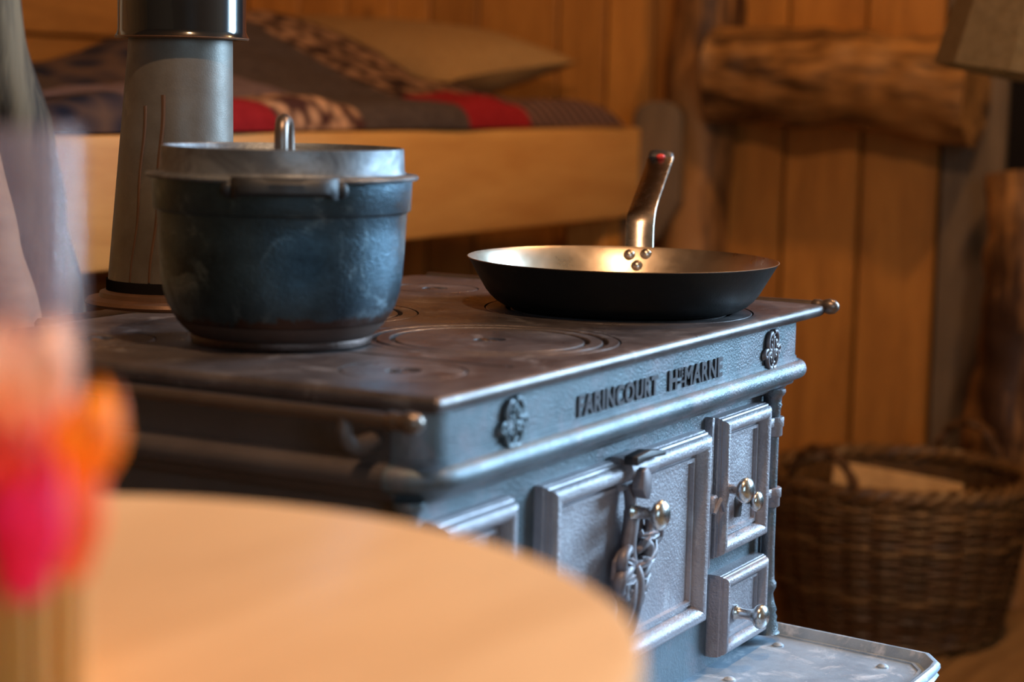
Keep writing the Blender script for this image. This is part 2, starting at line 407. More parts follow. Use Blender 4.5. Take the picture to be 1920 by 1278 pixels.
# mattress + patchwork quilt
MB().box((.22, YB+.05, .775), (2.69, 2.2, .91), .03, 3).build('mattress', plain('mattress', (.32, .24, .18), .9), bed)
quilt = empty('patchwork_quilt', (1.6, 1.5, .92), 'patchwork quilt of red, charcoal, brown crochet and navy squares on the bunk', 'quilt')
QM = {'red': cloth('quilt_red', (.22, .008, .014), (.34, .018, .026)),
      'char': cloth('quilt_charcoal', (.05, .036, .038), (.10, .075, .072)),
      'mauve': cloth('quilt_mauve', (.13, .09, .12), (.22, .16, .18)),
      'croc': cloth('quilt_crochet', (.36, .20, .12), (.035, .018, .016), 'crochet', 30),
      'crocl': cloth('quilt_crochet_light', (.55, .33, .22), (.07, .03, .03), 'crochet', 30),
      'navy': cloth('quilt_navy', (.015, .02, .045), (.11, .07, .06), 'crochet', 16, rot=(0, 0, .8)),
      'brown': cloth('quilt_brown_stripe', (.04, .022, .022), (.20, .11, .09), 'stripe', 18, rot=(0, .9, .5))}
def qz(x, y):
    z_ = .958 + .012*noise.noise(Vector((x*5, y*5, 0))) + .008*noise.noise(Vector((x*14, y*14, 3)))
    z_ += .150*math.exp(-((x-2.15)/.30)**2-((y-1.66)/.26)**2)
    z_ += .085*math.exp(-((x-1.75)/.28)**2-((y-1.60)/.22)**2)
    z_ += .02*math.exp(-((x-1.4)/.5)**2-((y-1.7)/.3)**2)
    return z_
def qsurf(x, v):     # v<0 : front roll
    yf = YB+.02+.012*math.sin(x*9)
    if v < .16:
        a = (v/.16)*PI*.5
        return Vector((x, yf+.03-.045*math.cos(a*1.0)-.0, .917+(qz(x, yf+.03)-.917)*math.sin(a)))
    return Vector((x, yf+.03+(v-.16)/.84*.86, qz(x, yf+.03+(v-.16)/.84*.86)))
xb = [.45, .84, 1.13, 1.38, 1.64, 1.95, 2.22, 2.60]
vb = [0, .26, .46, .74, 1.0]
tab = [['navy', 'navy', 'red', 'crocl', 'char', 'red', 'brown'],
       ['char', 'mauve', 'mauve', 'mauve', 'char', 'croc', 'brown'],
       ['red', 'brown', 'char', 'navy', 'char', 'croc', 'brown'],
       ['red', 'red', 'char', 'char', 'char', 'char', 'brown']]
for r in range(4):
    for c in range(7):
        b = MB(); n = 12; g = []
        for i in range(n+1):
            row = []
            for j in range(n+1):
                x = xb[c]+(xb[c+1]-xb[c])*i/n; v = vb[r]+(vb[r+1]-vb[r])*j/n
                if c == 6 and i == n: v = max(v, 0)
                if c == 6: x -= .13*(max(0, .35-v)/.35)**2*(i/n)*0
                p = qsurf(x, v); pf = min(i, n-i, j, n-j)/(n/2)
                p.z += .008*min(1, pf*1.6)
                if c == 6:
                    t = i/n; p.z = .917+(p.z-.917)*math.sqrt(max(0, 1-t**7))
                row.append(b.bm.verts.new(p))
            g.append(row)
        for i in range(n):
            for j in range(n): b.bm.faces.new((g[i][j], g[i+1][j], g[i+1][j+1], g[i][j+1]))
        o = b.build('quilt_patch', QM[tab[r][c]], quilt)
# pillow
M_PIL = cloth('pillow_linen', (.30, .17, .07), (.42, .26, .115), 'noise', 90)
def pillow(hx, hy, hz, c, rz, tilt):
    b = MB(); n = 28; g = {}
    for sgn in (1, -1):
        for i in range(n+1):
            for j in range(n+1):
                u = -1+2*i/n; v = -1+2*j/n
                ed = (1-abs(u)**2.6)*(1-abs(v)**2.6)
                zz = sgn*hz*max(0, ed)**.55
                pin = 1-.10*(1-abs(v)**2)*abs(u)**4; pin2 = 1-.10*(1-abs(u)**2)*abs(v)**4
                k = (i, j, sgn if ed > 1e-6 else 0)
                if k not in g: g[k] = b.bm.verts.new((u*hx*pin, v*hy*pin2, zz+.006*noise.noise(Vector((u*3, v*3, sgn)))*(1 if ed > 1e-6 else 0)))
        for i in range(n):
            for j in range(n):
                def kk(a, d):
                    u = -1+2*a/n; v = -1+2*d/n; ed = (1-abs(u)**2.6)*(1-abs(v)**2.6)
                    return g[(a, d, sgn if ed > 1e-6 else 0)]
                b.bm.faces.new((kk(i, j), kk(i+1, j), kk(i+1, j+1), kk(i, j+1)))
    b.bm.transform(Matrix.Translation(c) @ Matrix.Rotation(rz, 4, 'Z') @ Matrix.Rotation(tilt[0], 4, 'X') @ Matrix.Rotation(tilt[1], 4, 'Y'))
    return b
pb = pillow(.24, .42, .085, (2.50, 1.70, 1.045), math.radians(-6), (math.radians(3), math.radians(-6)))
tag(pb.build('pillow', M_PIL, loc=(2.5, 1.7, 1.0)), 'plump beige linen pillow with a pointed corner under the quilt', 'pillow')

# ------------------------------------------------------------------ lamp shade top right
M_SH = cloth('shade_linen', (.16, .105, .05), (.22, .15, .08), 'noise', 60)
lc = fromD(1965, 60, 3.0)
lamp = empty('lampshade', tuple(lc), 'plain beige lampshade hanging at the top right corner', 'lamp')
b = MB(); r1, r2 = .150, .115
b.lathe([(r1, -.07), (r2, .22), (r2-.003, .22), (r1-.003, -.067)], (0, 0, 0), 10, closed=True)
b.bm.transform(Matrix.Translation(lc) @ Matrix.Rotation(math.radians(9), 4, fw) )
b.build('shade', M_SH, lamp, angle=20)
b = MB(); b.tube([lc+Vector((0, 0, .15)), lc+Vector((0, 0, 2.60-lc.z))], .004, 6); b.build('cord', M_DARK, lamp)

# ------------------------------------------------------------------ wicker basket
bc = fromD(1682, 900, 3.70); bc.z = 0
bk = empty('wicker_basket', tuple(bc), 'round brown wicker basket with two loop handles on the floor by the plank wall', 'basket')
def brad(z_): return .185+.050*math.sin(min(1, z_/.30)*PI*.55)
NS = 26
for i in range(NS):
    a = 2*PI*i/NS
    P = [(bc.x+brad(z_)*math.cos(a), bc.y+brad(z_)*math.sin(a), z_) for z_ in [0.005+k*.29/8 for k in range(9)]]
    MB().tube(P, .0042, 6).build('stake', M_WICKL, bk)
nrow = 33
for k in range(nrow):
    zz = .012+k*.0083
    ph = (k % 2)*PI; pts = []
    nn = NS*4
    for i in range(nn):
        a = 2*PI*i/nn; off = .0062*math.cos(NS/2*a+ph)
        jit = .0016*noise.noise(Vector((a*3, k*1.7, 0)))
        r_ = brad(zz)+off
        pts.append((bc.x+r_*math.cos(a), bc.y+r_*math.sin(a), zz+jit))
    band = k in (0, 1, 11, 12, 22, 23)
    MB().tube(pts, .0052 if not band else .0062, 5, closed=True).build('woven_rod', M_WICKL if (band or k > 27) else M_WICK, bk)
for q in range(3):
    pts = []
    for i in range(96):
        a = 2*PI*i/96; r_ = brad(.30)+.009*math.cos(14*a+q*2*PI/3)
        pts.append((bc.x+r_*math.cos(a), bc.y+r_*math.sin(a), .296+.009*math.sin(14*a+q*2*PI/3)))
    MB().tube(pts, .0085, 6, closed=True).build('braided_rim', M_WICKL, bk)
for sgn in (-1, 1):
    d = (Vector((rt.x, rt.y, 0)).normalized()*.72+Vector((fw.x, fw.y, 0)).normalized()*.69)*sgn; t2 = Vector((-d.y, d.x, 0))
    for q in range(2):
        pts = []
        for k in range(17):
            a = PI*k/16
            pts.append(bc + d*(brad(.3)-.01+.01*math.sin(a)+.006*math.cos(6*a+q*PI)) + t2*(.075*math.cos(a)) + Vector((0, 0, .28+.09*math.sin(a)+.004*math.sin(6*a+q*PI))))
        MB().tube(pts, .0065, 6).build('loop_handle', M_WICK, bk)
MB().lathe([(0, .004), (.18, .004), (.18, .012), (0, .012)], bc, 32).build('base', M_WICK, bk)
# firewood in the basket
def fwood(p, rot, L, wd, nm, label):
    b = MB(); b.prism([(-wd, -wd*.55), (wd, -wd*.5), (wd*.15, wd*.75)], L, 'x', -L/2, .003)
    for v in b.bm.verts: v.co += Vector((0, 1, 1))*.004*noise.noise(v.co*30)
    b.bm.transform(Matrix.Translation(p) @ rot)
    o = b.build(nm, M_FIRE, loc=tuple(p)); tag(o, label, 'firewood', 'firewood in the basket')
R_ = lambda x, y, z: Matrix.Rotation(z, 4, 'Z') @ Matrix.Rotation(y, 4, 'Y') @ Matrix.Rotation(x, 4, 'X')
fwood(bc+Vector((-.01, .00, .262)), R_(.2, .16, -1.15), .24, .055, 'split_log', 'pale split log tilted up in the wicker basket')
fwood(bc+Vector((.04, -.04, .165)), R_(.6, -.08, .3), .25, .055, 'split_log', 'lower split log lying deeper in the wicker basket')
fwood(bc+Vector((-.02, .03, .062)), R_(.3, .05, 1.6), .19, .045, 'split_log', 'split log at the bottom of the wicker basket')

# ------------------------------------------------------------------ the stove
ZT = .78; W = .755; L = .483
stove = empty('cast_iron_stove', (.37, .25, 0), 'antique cast iron cooking stove with ornate doors and lettered front', 'stove')
def rrect(x0, y0, x1, y1, z_, r, rl=None, n=6):
    # loop around; r = front corner radius, rl = back corner radius
    rl = rl if rl is not None else r
    out = []
    for (cx, cy, a0, rr) in ((x1-r, y0+r, -PI/2, r), (x1-rl, y1-rl, 0, rl), (x0+rl, y1-rl, PI/2, rl), (x0+r, y0+r, PI, r)):
        for k in range(n+1):
            a = a0+PI/2*k/n; out.append((cx+rr*math.cos(a), cy+rr*math.sin(a), z_))
    return out
# apron with moulding: (outset relative to apron face, z)
AX0, AY0, AX1, AY1 = .008, .012, .728, .478
prof = [(-.02, .7685), (-.002, .7685), (0, .767), (0, .7330), (.0015, .7320), (.0015, .7300), (.0035, .7285)]
for k in range(9):
    a = PI/2 - PI*.95*k/8; prof.append((.0035+.0085*math.cos(a)*1.0, .7195+.009*math.sin(a)))
prof += [(.000, .7085), (-.001, .7055), (-.006, .7045), (-.008, .701), (-.014, .700)]
loops = [rrect(AX0-o_, AY0-o_, AX1+o_, AY1+o_, z_, .028+o_ if o_ > -.02 else .01, .006+max(o_, 0)) for o_, z_ in prof]
apron = MB().loft(loops, False).build('apron', M_FRONT, stove, angle=50)
# split left side panel (separate casting) just proud of the apron
loops = []
for o_, z_ in prof:
    loops.append([(AX0-o_-.0016, AY0+.030, z_), (AX0-o_-.0016, AY1-.006, z_)])
sp = MB()
L0 = [[sp.bm.verts.new(v) for v in lp] for lp in loops]
for a_, b_ in zip(L0[:-1], L0[1:]): sp.bm.faces.new((a_[0], a_[1], b_[1], b_[0]))
Lr = [[sp.bm.verts.new((v.co.x+.006, v.co.y, v.co.z)) for v in lp] for lp in L0]
for i in range(len(L0)-1): sp.bm.faces.new((L0[i][0], L0[i+1][0], Lr[i+1][0], Lr[i][0]))
sp.build('side_apron', M_SIDE, stove, angle=50)
# body
BY = .030
MB().box((.024, BY, .16), (.700, AY1-.02, .706), .003).build('body', M_FRONT, stove)
MB().box((.0215, BY+.012, .17), (.026, AY1-.03, .70), .001).build('side_panel', M_SIDE, stove)
for lx, ly in ((.05, .06), (.66, .06), (.05, .43), (.66, .43)):
    MB().lathe([(.03, .165), (.03, .15), (.018, .11), (.014, .05), (.024, .015), (.024, 0), (0, 0)], (lx, ly, 0), 20).build('leg', M_FRONT, stove)

# top plate with real circular cut-outs
def disc(c, r, z0, z1, n=64):
    return MB().lathe([(0, z0), (r, z0), (r, z1), (0, z1)], (c[0], c[1], 0), n)
RINGS = [((.302, .131), .110), ((.100, .090), .048), ((.580, .146), .129), ((.105, .385), .048), ((.636, .385), .046), ((.375, .362), .100)]
tp = MB()
pr_ = [(-.0035, ZT-.0115), (-.001, ZT-.0095), (0, ZT-.0065), (-.0002, ZT-.0035), (-.002, ZT-.0010), (-.005, ZT)]
loops = [rrect(0-o_, 0-o_, W+o_, L+o_, z_, .004, .018) for o_, z_ in pr_]
tp.loft(loops, True, True)
top = tp.build('top_plate', M_TOP, stove, angle=35)
cut = MB()
cutters = []
def cutobj(b):
    me = bpy.data.meshes.new('c'); bmesh.ops.recalc_face_normals(b.bm, faces=b.bm.faces[:]); b.bm.to_mesh(me); b.bm.free()
    o = bpy.data.objects.new('c', me); C.objects.link(o); o.location = (0, 0, 0); return o
def boolean(o, cs):
    for c in cs:
        c.location = (0, 0, 0)
        md = o.modifiers.new('b', 'BOOLEAN'); md.operation = 'DIFFERENCE'; md.solver = 'EXACT'; md.object = c
    bpy.context.view_layer.update()
    dg = bpy.context.evaluated_depsgraph_get()
    me = bpy.data.meshes.new_from_object(o.evaluated_get(dg))
    o.modifiers.clear(); old = o.data; nm = old.name; o.data = me; bpy.data.meshes.remove(old); me.name = nm
    for c in cs:
        bpy.data.objects.remove(c)
cs = [cutobj(disc(c, r, ZT-.005, ZT+.01)) for c, r in RINGS]
slot = MB(); slot.box((.1608, .040, ZT-.004), (.1652, .262, ZT+.01)); cs.append(cutobj(slot))
cs.append(cutobj(disc((.166, .037), .0035, ZT-.004, ZT+.01, 20)))
bpy.context.view_layer.update()
boolean(top, cs)
def ring(c, ro, ri, dz=0.0):
    b = MB()
    zt_, zb_ = ZT+dz, ZT-.0049
    if ri > 0: p = [(ri, zb_), (ro, zb_), (ro, zt_-.0007), (ro-.0008, zt_), (ri+.0008, zt_), (ri, zt_-.0007)]; b.lathe(p, (c[0], c[1], 0), 72, closed=True)
    else: b.lathe([(0, zb_), (ro, zb_), (ro, zt_-.0007), (ro-.0008, zt_), (0, zt_)], (c[0], c[1], 0), 72)
    return b
def lid(c, radii, hole=True):
    for k, ro in enumerate(radii):
        ri = radii[k+1] + .0030 if k+1 < len(radii) else 0
        b = ring(c, ro-.0015, ri, -.0003*k)
        o = b.build('hob_lid' if ri == 0 else 'hob_ring', M_TOP, stove, angle=35)
        if ri == 0 and hole:
            hb = MB(); hb.lathe([(0, ZT-.0042), (.0145, ZT-.0042), (.0145, ZT+.01), (0, ZT+.01)], (0, 0, 0), 28)
            for v in hb.bm.verts: v.co.y *= .8
            hb.bm.transform(Matrix.Translation((c[0], c[1], 0)) @ Matrix.Rotation(-.5, 4, 'Z'))
            keep = o.location.copy(); par = o.parent
            cob = cutobj(hb)
            boolean(o, [cob])
            h2 = MB(); h2.box((-.0035, -.0125, ZT-.0045), (.0035, .0125, ZT-.0006), .0012)
            h2.bm.transform(Matrix.Translation((c[0], c[1], 0)) @ Matrix.Rotation(-.5, 4, 'Z'))
            h2.build('lifting_lug', M_NICKEL, stove)
lid((.302, .131), [.110, .096, .0805])
lid((.100, .090), [.048])
lid((.580, .146), [.129, .105], False)
lid((.105, .385), [.048])
lid((.636, .385), [.046])
lid((.375, .362), [.100, .082])

# raised lettering
def text_mesh(txt, x0, x1, z0, h, y_, depth, bold=.0):
    cu = bpy.data.curves.new('t', 'FONT'); cu.body = txt; cu.size = 1; cu.extrude = .5; cu.offset = bold
    cu.resolution_u = 3; cu.space_character = 1.12
    o = bpy.data.objects.new('t', cu); C.objects.link(o); bpy.context.view_layer.update()
    me = bpy.data.meshes.new_from_object(o.evaluated_get(bpy.context.evaluated_depsgraph_get()))
    bpy.data.objects.remove(o); bpy.data.curves.remove(cu)
    xs = [v.co.x for v in me.vertices]; ys_ = [v.co.y for v in me.vertices]
    b = MB(); b.bm.from_mesh(me); bpy.data.meshes.remove(me)
    ax, bx, ay, by = min(xs), max(xs), min(ys_), max(ys_)
    for v in b.bm.verts:
        X, Y, Z = v.co
        v.co = Vector((x0+(X-ax)/(bx-ax)*(x1-x0), y_-(Z+.5)*depth*.55, z0+(Y-ay)/(by-ay)*h))
    return b
LY = AY0+.0005
xT = at(1232, 700, 1, AY0).x; xH = at(1252, 710, 1, AY0).x; xH2 = at(1268, 705, 1, AY0).x; xM = at(1281, 700, 1, AY0).x
text_mesh('FARINCOURT', .2305, xT, .7348, .0172, LY, .004, .030).build('raised_lettering', M_LET, stove, smooth=False)
text_mesh('H', xH, xH2-.001, .7346, .0175, LY, .004, .030).build('raised_lettering', M_LET, stove, smooth=False)
text_mesh('TE', xH2+.001, xM-.003, .7440, .0080, LY, .004, .03).build('raised_lettering', M_LET, stove, smooth=False)
MB().box((xH2+.001, LY-.004, .7395), (xM-.003, LY, .7412)).build('raised_lettering', M_LET, stove, smooth=False)
text_mesh('MARNE', xM, .5175, .7344, .0176, LY, .004, .030).build('raised_lettering', M_LET, stove, smooth=False)

# monogram cartouches
def emblem(cx, cz):
    b = MB(); y_ = AY0-.001
    def crv(p, r, n=6): b.tube([Vector((cx+x*.0185, y_-.0012, cz+z_*.0185)) for x, z_ in [(v.x, v.y) for v in sampc([(x, z_, 0) for x, z_ in p], n)]], r*1.3, 8)
    # large left C, right C, top and bottom scrolls, side leaves, centre E
    crv([(-.15, .90), (-.45, .80), (-.62, .45), (-.55, .12), (-.28, .02), (-.22, .22), (-.36, .30)], .0021)
    crv([(.12, .95), (.45, .92), (.66, .62), (.58, .28), (.34, .22), (.28, .42), (.42, .46)], .0021)
    crv([(-.12, -.92), (-.45, -.85), (-.66, -.50), (-.60, -.18), (-.34, -.10), (-.28, -.32), (-.42, -.38)], .0022)
    crv([(.10, -.95), (.44, -.86), (.64, -.50), (.55, -.12), (.30, -.04), (.22, -.25), (.38, -.30)], .0021)
    crv([(-.62, .10), (-.95, .00), (-1.02, -.20), (-.80, -.30), (-.70, -.10)], .0017)
    crv([(.62, .08), (.90, .18), (1.02, .00), (.88, -.18), (.70, -.06)], .0017)
    b.lathe([(0, .0012), (.0125, .0012), (.0135, 0)], (cx, y_+.0012, cz), 24, Matrix.Rotation(PI/2, 4, 'X'))
    crv([(-.15, .90), (0, .72), (.15, .92)], .0016); crv([(-.14, -.92), (0, -.76), (.12, -.93)], .0016)
    crv([(0, .66), (0, -.66)], .0019)
    for zz, ll in ((.64, .26), (0, .20), (-.64, .28)): crv([(0, zz), (ll, zz)], .0014)
    crv([(-.2, .5), (-.1, .6), (0, .6)], .0012); crv([(-.2, -.5), (-.1, -.6), (0, -.6)], .0012)
    b.lathe([(0, .0028), (.003, .002), (.0045, 0)], (cx-.0180, y_, cz-.004), 10, Matrix.Rotation(PI/2, 4, 'X'))
    b.lathe([(0, .0028), (.003, .002), (.0045, 0)], (cx+.0170, y_, cz+.002), 10, Matrix.Rotation(PI/2, 4, 'X'))
    return b
for cx, cz in ((.1235, .7455), (.6365, .7455)):
    emblem(cx, cz).build('monogram_emblem', M_FRONT if cx < .5 else M_ORN, stove, angle=60)

# doors
DPROF = [(0, 0.0), (.0004, .0050), (.0012, .0060), (.0015, .0078), (.0026, .0084), (.0029, .0102), (.0042, .0120), (.0062, .0131), (.0085, .0133), (.0108, .0124), (.0127, .0103), (.0140, .0075), (.0148, .0048), (.0162, .0044), (.0166, .0062), (.0192, .0060), (.0200, .0034)]
def door(x0, x1, z0, z1, base, mat, name, scale=1.0, block=0.0):
    loops = []
    pr2 = ([(0, -block)] if block else []) + [(a, b) for a, b in DPROF]
    for a, h in pr2:
        a *= scale
        y_ = base-block-h*scale if (a, h) != (0, -block) or not block else base
        loops.append([(x0+a, y_, z0+a), (x1-a, y_, z0+a), (x1-a, y_, z1-a), (x0+a, y_, z1-a)])
    b = MB().loft(loops, True)
    return b.build(name, mat, stove, angle=28)
door(.034, .148, .505, .686, BY, M_DOOR, 'fire_door', 1.25)
bigd = door(.197, .512, .505, .685, BY, M_DOOR, 'oven_door', 1.35)
smd = door(.537, .655, .560, .6925, BY, M_DOOR, 'small_door', 1.15, .003)
drw = door(.547, .657, .464, .5425, BY, M_DOOR, 'ash_drawer', .95, .007)
MB().box((.527, BY-.008, .552), (.5325, BY+.001, .6935), .0015, 2).build('hinge_strip', M_DOOR, stove)

# knobs: profile along -y
def knob(cx, cz, y0_, L_, s=1.0, parent=stove, name='knob', tilt=(0, 0)):
    p = [(.0082, 0), (.0088, .0015), (.0074, .003), (.0064, .0042), (.0056, .007), (.0054, .0115), (.0060, .0155), (.0078, .0185), (.0110, .0202), (.0128, .0226), (.0131, .0250), (.0118, .0276), (.0080, .0298), (.0040, .0306), (0, .0308)]
    k = L_/.0308
    b = MB().lathe([(r*s, z_*k) for r, z_ in p], (cx, y0_, cz), 24, Matrix.Rotation(tilt[0], 4, 'Z') @ Matrix.Rotation(PI/2+tilt[1], 4, 'X'))
    return b.build(name, M_NICKEL, parent, angle=60)
kb = at(1392, 920, 1, .0); knob(kb.x+.001, kb.z+.001, BY-.004, .036, .95)
kb2 = at(1416, 940, 1, .006); knob(kb2.x+.008, kb2.z-.001, BY-.002, .026, .75)
kb3 = at(1425, 1143, 1, .0); knob(kb3.x-.015, kb3.z-.002, BY-.010, .034, .92)
# small door catch
kc = at(1343, 945, 1, BY-.012)
MB().box((kc.x-.017, BY-.016, kc.z-.006), (kc.x-.004, BY, kc.z+.010), .002).build('catch', M_DOOR, stove)
b = MB(); b.tube([(kc.x-.014, BY-.016, kc.z-.006), (kc.x-.004, BY-.018, kc.z+.006), (kc.x+.006, BY-.018, kc.z-.006)], .0022, 6)
b.build('catch_hook', M_DOOR, stove)
MB().lathe([(0, .004), (.004, .003), (.004, 0)], (.556, BY-.012, .500), 12, Matrix.Rotation(PI/2, 4, 'X')).build('rivet', M_LATCH, drw)
b = MB().prism([(-.009, -.010), (.006, -.012), (.010, .004), (.0, .014), (-.010, .008)], .006, 'y', -.006, .001)
b.bm.transform(Matrix.Translation((.598, BY-.002, .600))); b.build('keyhole_plate', M_LATCH, smd)

# corner columns with turned ends
cp = [(0, .704), (.0115, .704), (.0120, .701), (.0105, .698), (.0085, .696), (.0080, .690), (.0088, .688), (.0075, .684), (.0068, .660), (.0068, .545), (.0075, .520), (.0078, .514), (.0098, .511), (.0098, .507), (.0080, .503), (.0070, .500), (.0085, .492), (.0112, .484), (.0100, .481), (.0118, .477), (.0112, .473), (.0132, .469), (.0130, .463), (.015, .461), (0, .461)]
CXR, CYR = .6690, .0190
for cx, cy in ((CXR, CYR), (.0125, .030)):
    MB().lathe(cp, (cx, cy, 0), 28).build('column', M_FRONT, stove, angle=50)
for zz in (.6665, .5965):
    b = MB().lathe([(0, zz+.010), (.0108, zz+.010), (.0112, zz+.009), (.0112, zz+.001), (.0100, zz), (.0100, zz-.008), (.009, zz-.009), (0, zz-.009)], (CXR, CYR, 0), 24)
    b.box((CXR-.026, CYR-.006, zz+.001), (CXR, CYR+.003, zz+.010), .001)
    b.build('hinge', M_DOOR, smd, angle=50)
MB().box((CXR+.002, BY-.002, .47), (.702, BY+.02, .70), .002).build('corner_strip', M_FRONT, stove)

# latch, saddle and ornament of the oven door
kx = at(1190, 890, 1, BY-.018).x
lat = MB().prism([(kx-.020, .691), (kx+.006, .6930), (kx+.036, .6885), (kx+.036, .6845), (kx+.004, .6865), (kx-.020, .6835)], .013, 'y', BY-.030, .0012)
lt = lat.build('latch_lever', M_LATCH, bigd)
# saddle following the top moulding, a thicker copy of the profile
sd = MB(); lps = []
for a, h in DPROF:
    y_ = BY-h*1.35-.0060; z_ = .6880-a*1.45
    lps.append((y_, z_))
pl_ = [(y, z_) for y, z_ in lps] + [(BY-.002, lps[-1][1]-.001), (BY-.002, lps[0][1])]
sd.prism(pl_, .052, 'x', kx-.014, .0006)
sd.build('saddle', M_DOOR, bigd, angle=28)
shp = [(-.009, .688), (-.002, .690), (.006, .684), (.0085, .672), (.004, .662), (-.004, .664), (-.010, .672)]
MB().prism([(kx+a, z_) for a, z_ in [(p_, q_-.010) for p_, q_ in shp]], .011, 'y', BY-.031, .0015).build('latch_tongue', M_ORN, bigd)
ob = MB()
OY = BY-.014
kk = at(1200, 960, 1, OY)
ox, oz = kx+.002, .645
ob.tube(sampc([(ox, OY+.002, .664), (ox+.001, OY, .650), (ox+.000, OY-.001, .632), (ox-.004, OY-.001, .612), (ox-.001, OY-.002, .592)], 5), [.0058]*8+[.0068]*13, 12)
def oc(p, r, n=6, flat=None):
    r *= 1.45; pts_ = sampc([(ox+a*1.32, OY-c_*1.2, .600+(z_-.600)*.92-.004) for a, z_, c_ in p], n)
    N_ = len(pts_); rr = [r*(1-.45*abs(2*i/(N_-1)-1)**2) for i in range(N_)]
    ob.tube(pts_, rr, 8, True, flat)
bk_ = MB(); bk_.prism([(ox+a*1.25, .596+(z_-.600)*.92) for a, z_ in [(-.004, .645), (.006, .650), (.014, .645), (.018, .632), (.028, .632), (.034, .620), (.026, .608), (.022, .596), (.016, .582), (.012, .565), (.004, .548), (-.003, .535), (-.009, .550), (-.014, .568), (-.022, .578), (-.025, .592), (-.023, .608), (-.016, .615), (-.007, .618)]], .005, 'y', OY-.003, .0012)
bk_.build('ornament_plate', M_ORN, bigd)
# scrolls right side
oc([(.003, .640, .003), (.010, .646, .005), (.017, .640, .006), (.017, .628, .006), (.010, .622, .005), (.007, .630, .004)], .0030)
oc([(.012, .622, .004), (.020, .630, .006), (.030, .628, .007), (.033, .618, .006), (.026, .613, .005), (.023, .620, .005)], .0028)
oc([(.002, .600, .003), (.012, .600, .006), (.022, .606, .007), (.026, .616, .006)], .0032)
oc([(.004, .612, .004), (.010, .618, .006), (.016, .612, .007), (.014, .603, .006), (.008, .603, .005)], .0034)
oc([(.002, .585, .003), (.010, .588, .006), (.017, .595, .005), (.020, .590, .004)], .0034)
oc([(.000, .570, .003), (.009, .575, .006), (.015, .582, .005), (.016, .574, .004)], .0032)
# scrolls left side
oc([(-.004, .612, .003), (-.013, .618, .006), (-.022, .612, .007), (-.021, .603, .006), (-.014, .602, .005), (-.013, .609, .005)], .0036)
oc([(-.004, .600, .003), (-.014, .600, .007), (-.024, .594, .007), (-.024, .583, .006), (-.016, .580, .005)], .0042)
oc([(-.002, .588, .003), (-.012, .590, .006), (-.019, .582, .006), (-.014, .573, .005), (-.006, .575, .005)], .0038)
oc([(-.002, .600, .006), (.000, .585, .007), (-.002, .565, .006), (-.001, .545, .003), (.001, .535, .001)], .0052, 8)
oc([(-.004, .590, .006), (-.009, .570, .006), (-.011, .555, .004), (-.008, .545, .002)], .0050, 8)
oc([(.003, .585, .006), (.006, .568, .006), (.004, .552, .003)], .0034, 8)
def leaf(p0, p1, w_, up_):
    n_ = 10; lp = []; a0 = Vector((ox+p0[0]*1.32, OY-p0[2], .596+(p0[1]-.600)*.92)); a1 = Vector((ox+p1[0]*1.32, OY-p1[2], .596+(p1[1]-.600)*.92))
    d_ = (a1-a0); sd_ = Vector((d_.z, 0, -d_.x)).normalized()
    for k in range(n_+1):
        t = k/n_; ww = w_*math.sin(PI*min(.985, .06+.92*t))**.7*(1-.25*t); c_ = a0+d_*t+Vector((0, -up_*math.sin(PI*t), 0))
        ww *= 1+.16*math.sin(t*18)
        lp.append([c_-sd_*ww+Vector((0, .001, 0)), c_-sd_*ww*.5+Vector((0, -.0022, 0)), c_+Vector((0, -.0010, 0)), c_+sd_*ww*.5+Vector((0, -.0022, 0)), c_+sd_*ww+Vector((0, .001, 0)), c_+Vector((0, .003, 0))])
    ob.loft(lp, True, True)
for a_, b_, w_, u_ in (((-.002, .598, .006), (-.022, .612, .008), .0055, .004), ((-.002, .590, .007), (-.026, .590, .007), .0060, .004), ((-.002, .582, .007), (-.020, .570, .006), .0055, .003), ((.002, .596, .006), (.024, .604, .008), .0050, .004), ((.002, .586, .006), (.020, .588, .007), .0050, .003), ((.001, .576, .006), (.016, .570, .006), .0042, .003), ((.002, .610, .006), (.018, .628, .007), .0050, .004), ((.006, .624, .006), (.030, .622, .008), .0050, .004), ((-.002, .580, .008), (-.008, .545, .003), .0062, .003), ((.001, .578, .008), (.004, .540, .003), .0050, .003)):
    leaf(a_, b_, w_, u_)
orn = ob.build('scroll_ornament', M_ORN, bigd, angle=60)
b = MB().prism([(ox-.007, .556), (ox+.006, .556), (ox+.005, .536), (ox-.001, .522), (ox-.005, .536)], .004, 'y', OY-.003, .001)
b.build('pointer_leaf', M_RAIL, bigd)
knob(ox+.001, .6405, OY-.002, .032, 1.0, bigd)

# towel rails on both sides
for xr in (-.030, W+.007):
    zr = .7670 if xr < 0 else .7775
    y0_ = .006 if xr < 0 else .001
    b = MB(); b.tube([(xr, y0_+.01, zr), (xr, .47, zr)], .0050, 14)
    M2 = Matrix.Rotation(PI/2, 4, 'X')
    b.lathe([(0, .020), (.0035, .0195), (.0068, .016), (.0080, .0105), (.0070, .006), (.0058, .003), (.0066, .0), (.0066, -.006), (.005, -.008)], (xr, y0_+.008, zr), 20, M2)
    rl = b.build('hand_rail', M_RAIL, stove, angle=50)
    sg = 1 if xr < 0 else -1
    for yy in (.055, .42):
        xa = AX0-.002 if xr < 0 else AX1+.001
        b = MB()
        b.tube(sampc([(xa+sg*.006, yy, .745), (xr*.55+xa*.45, yy, .744), (xr, yy, .752), (xr, yy, .768)], 5), [.0075, .0072, .007, .007, .007, .0068, .0065, .006, .006, .0058, .0056, .0054, .005, .005, .005, .005], 12)
        b.build('rail_bracket', M_SIDE, rl, angle=50)

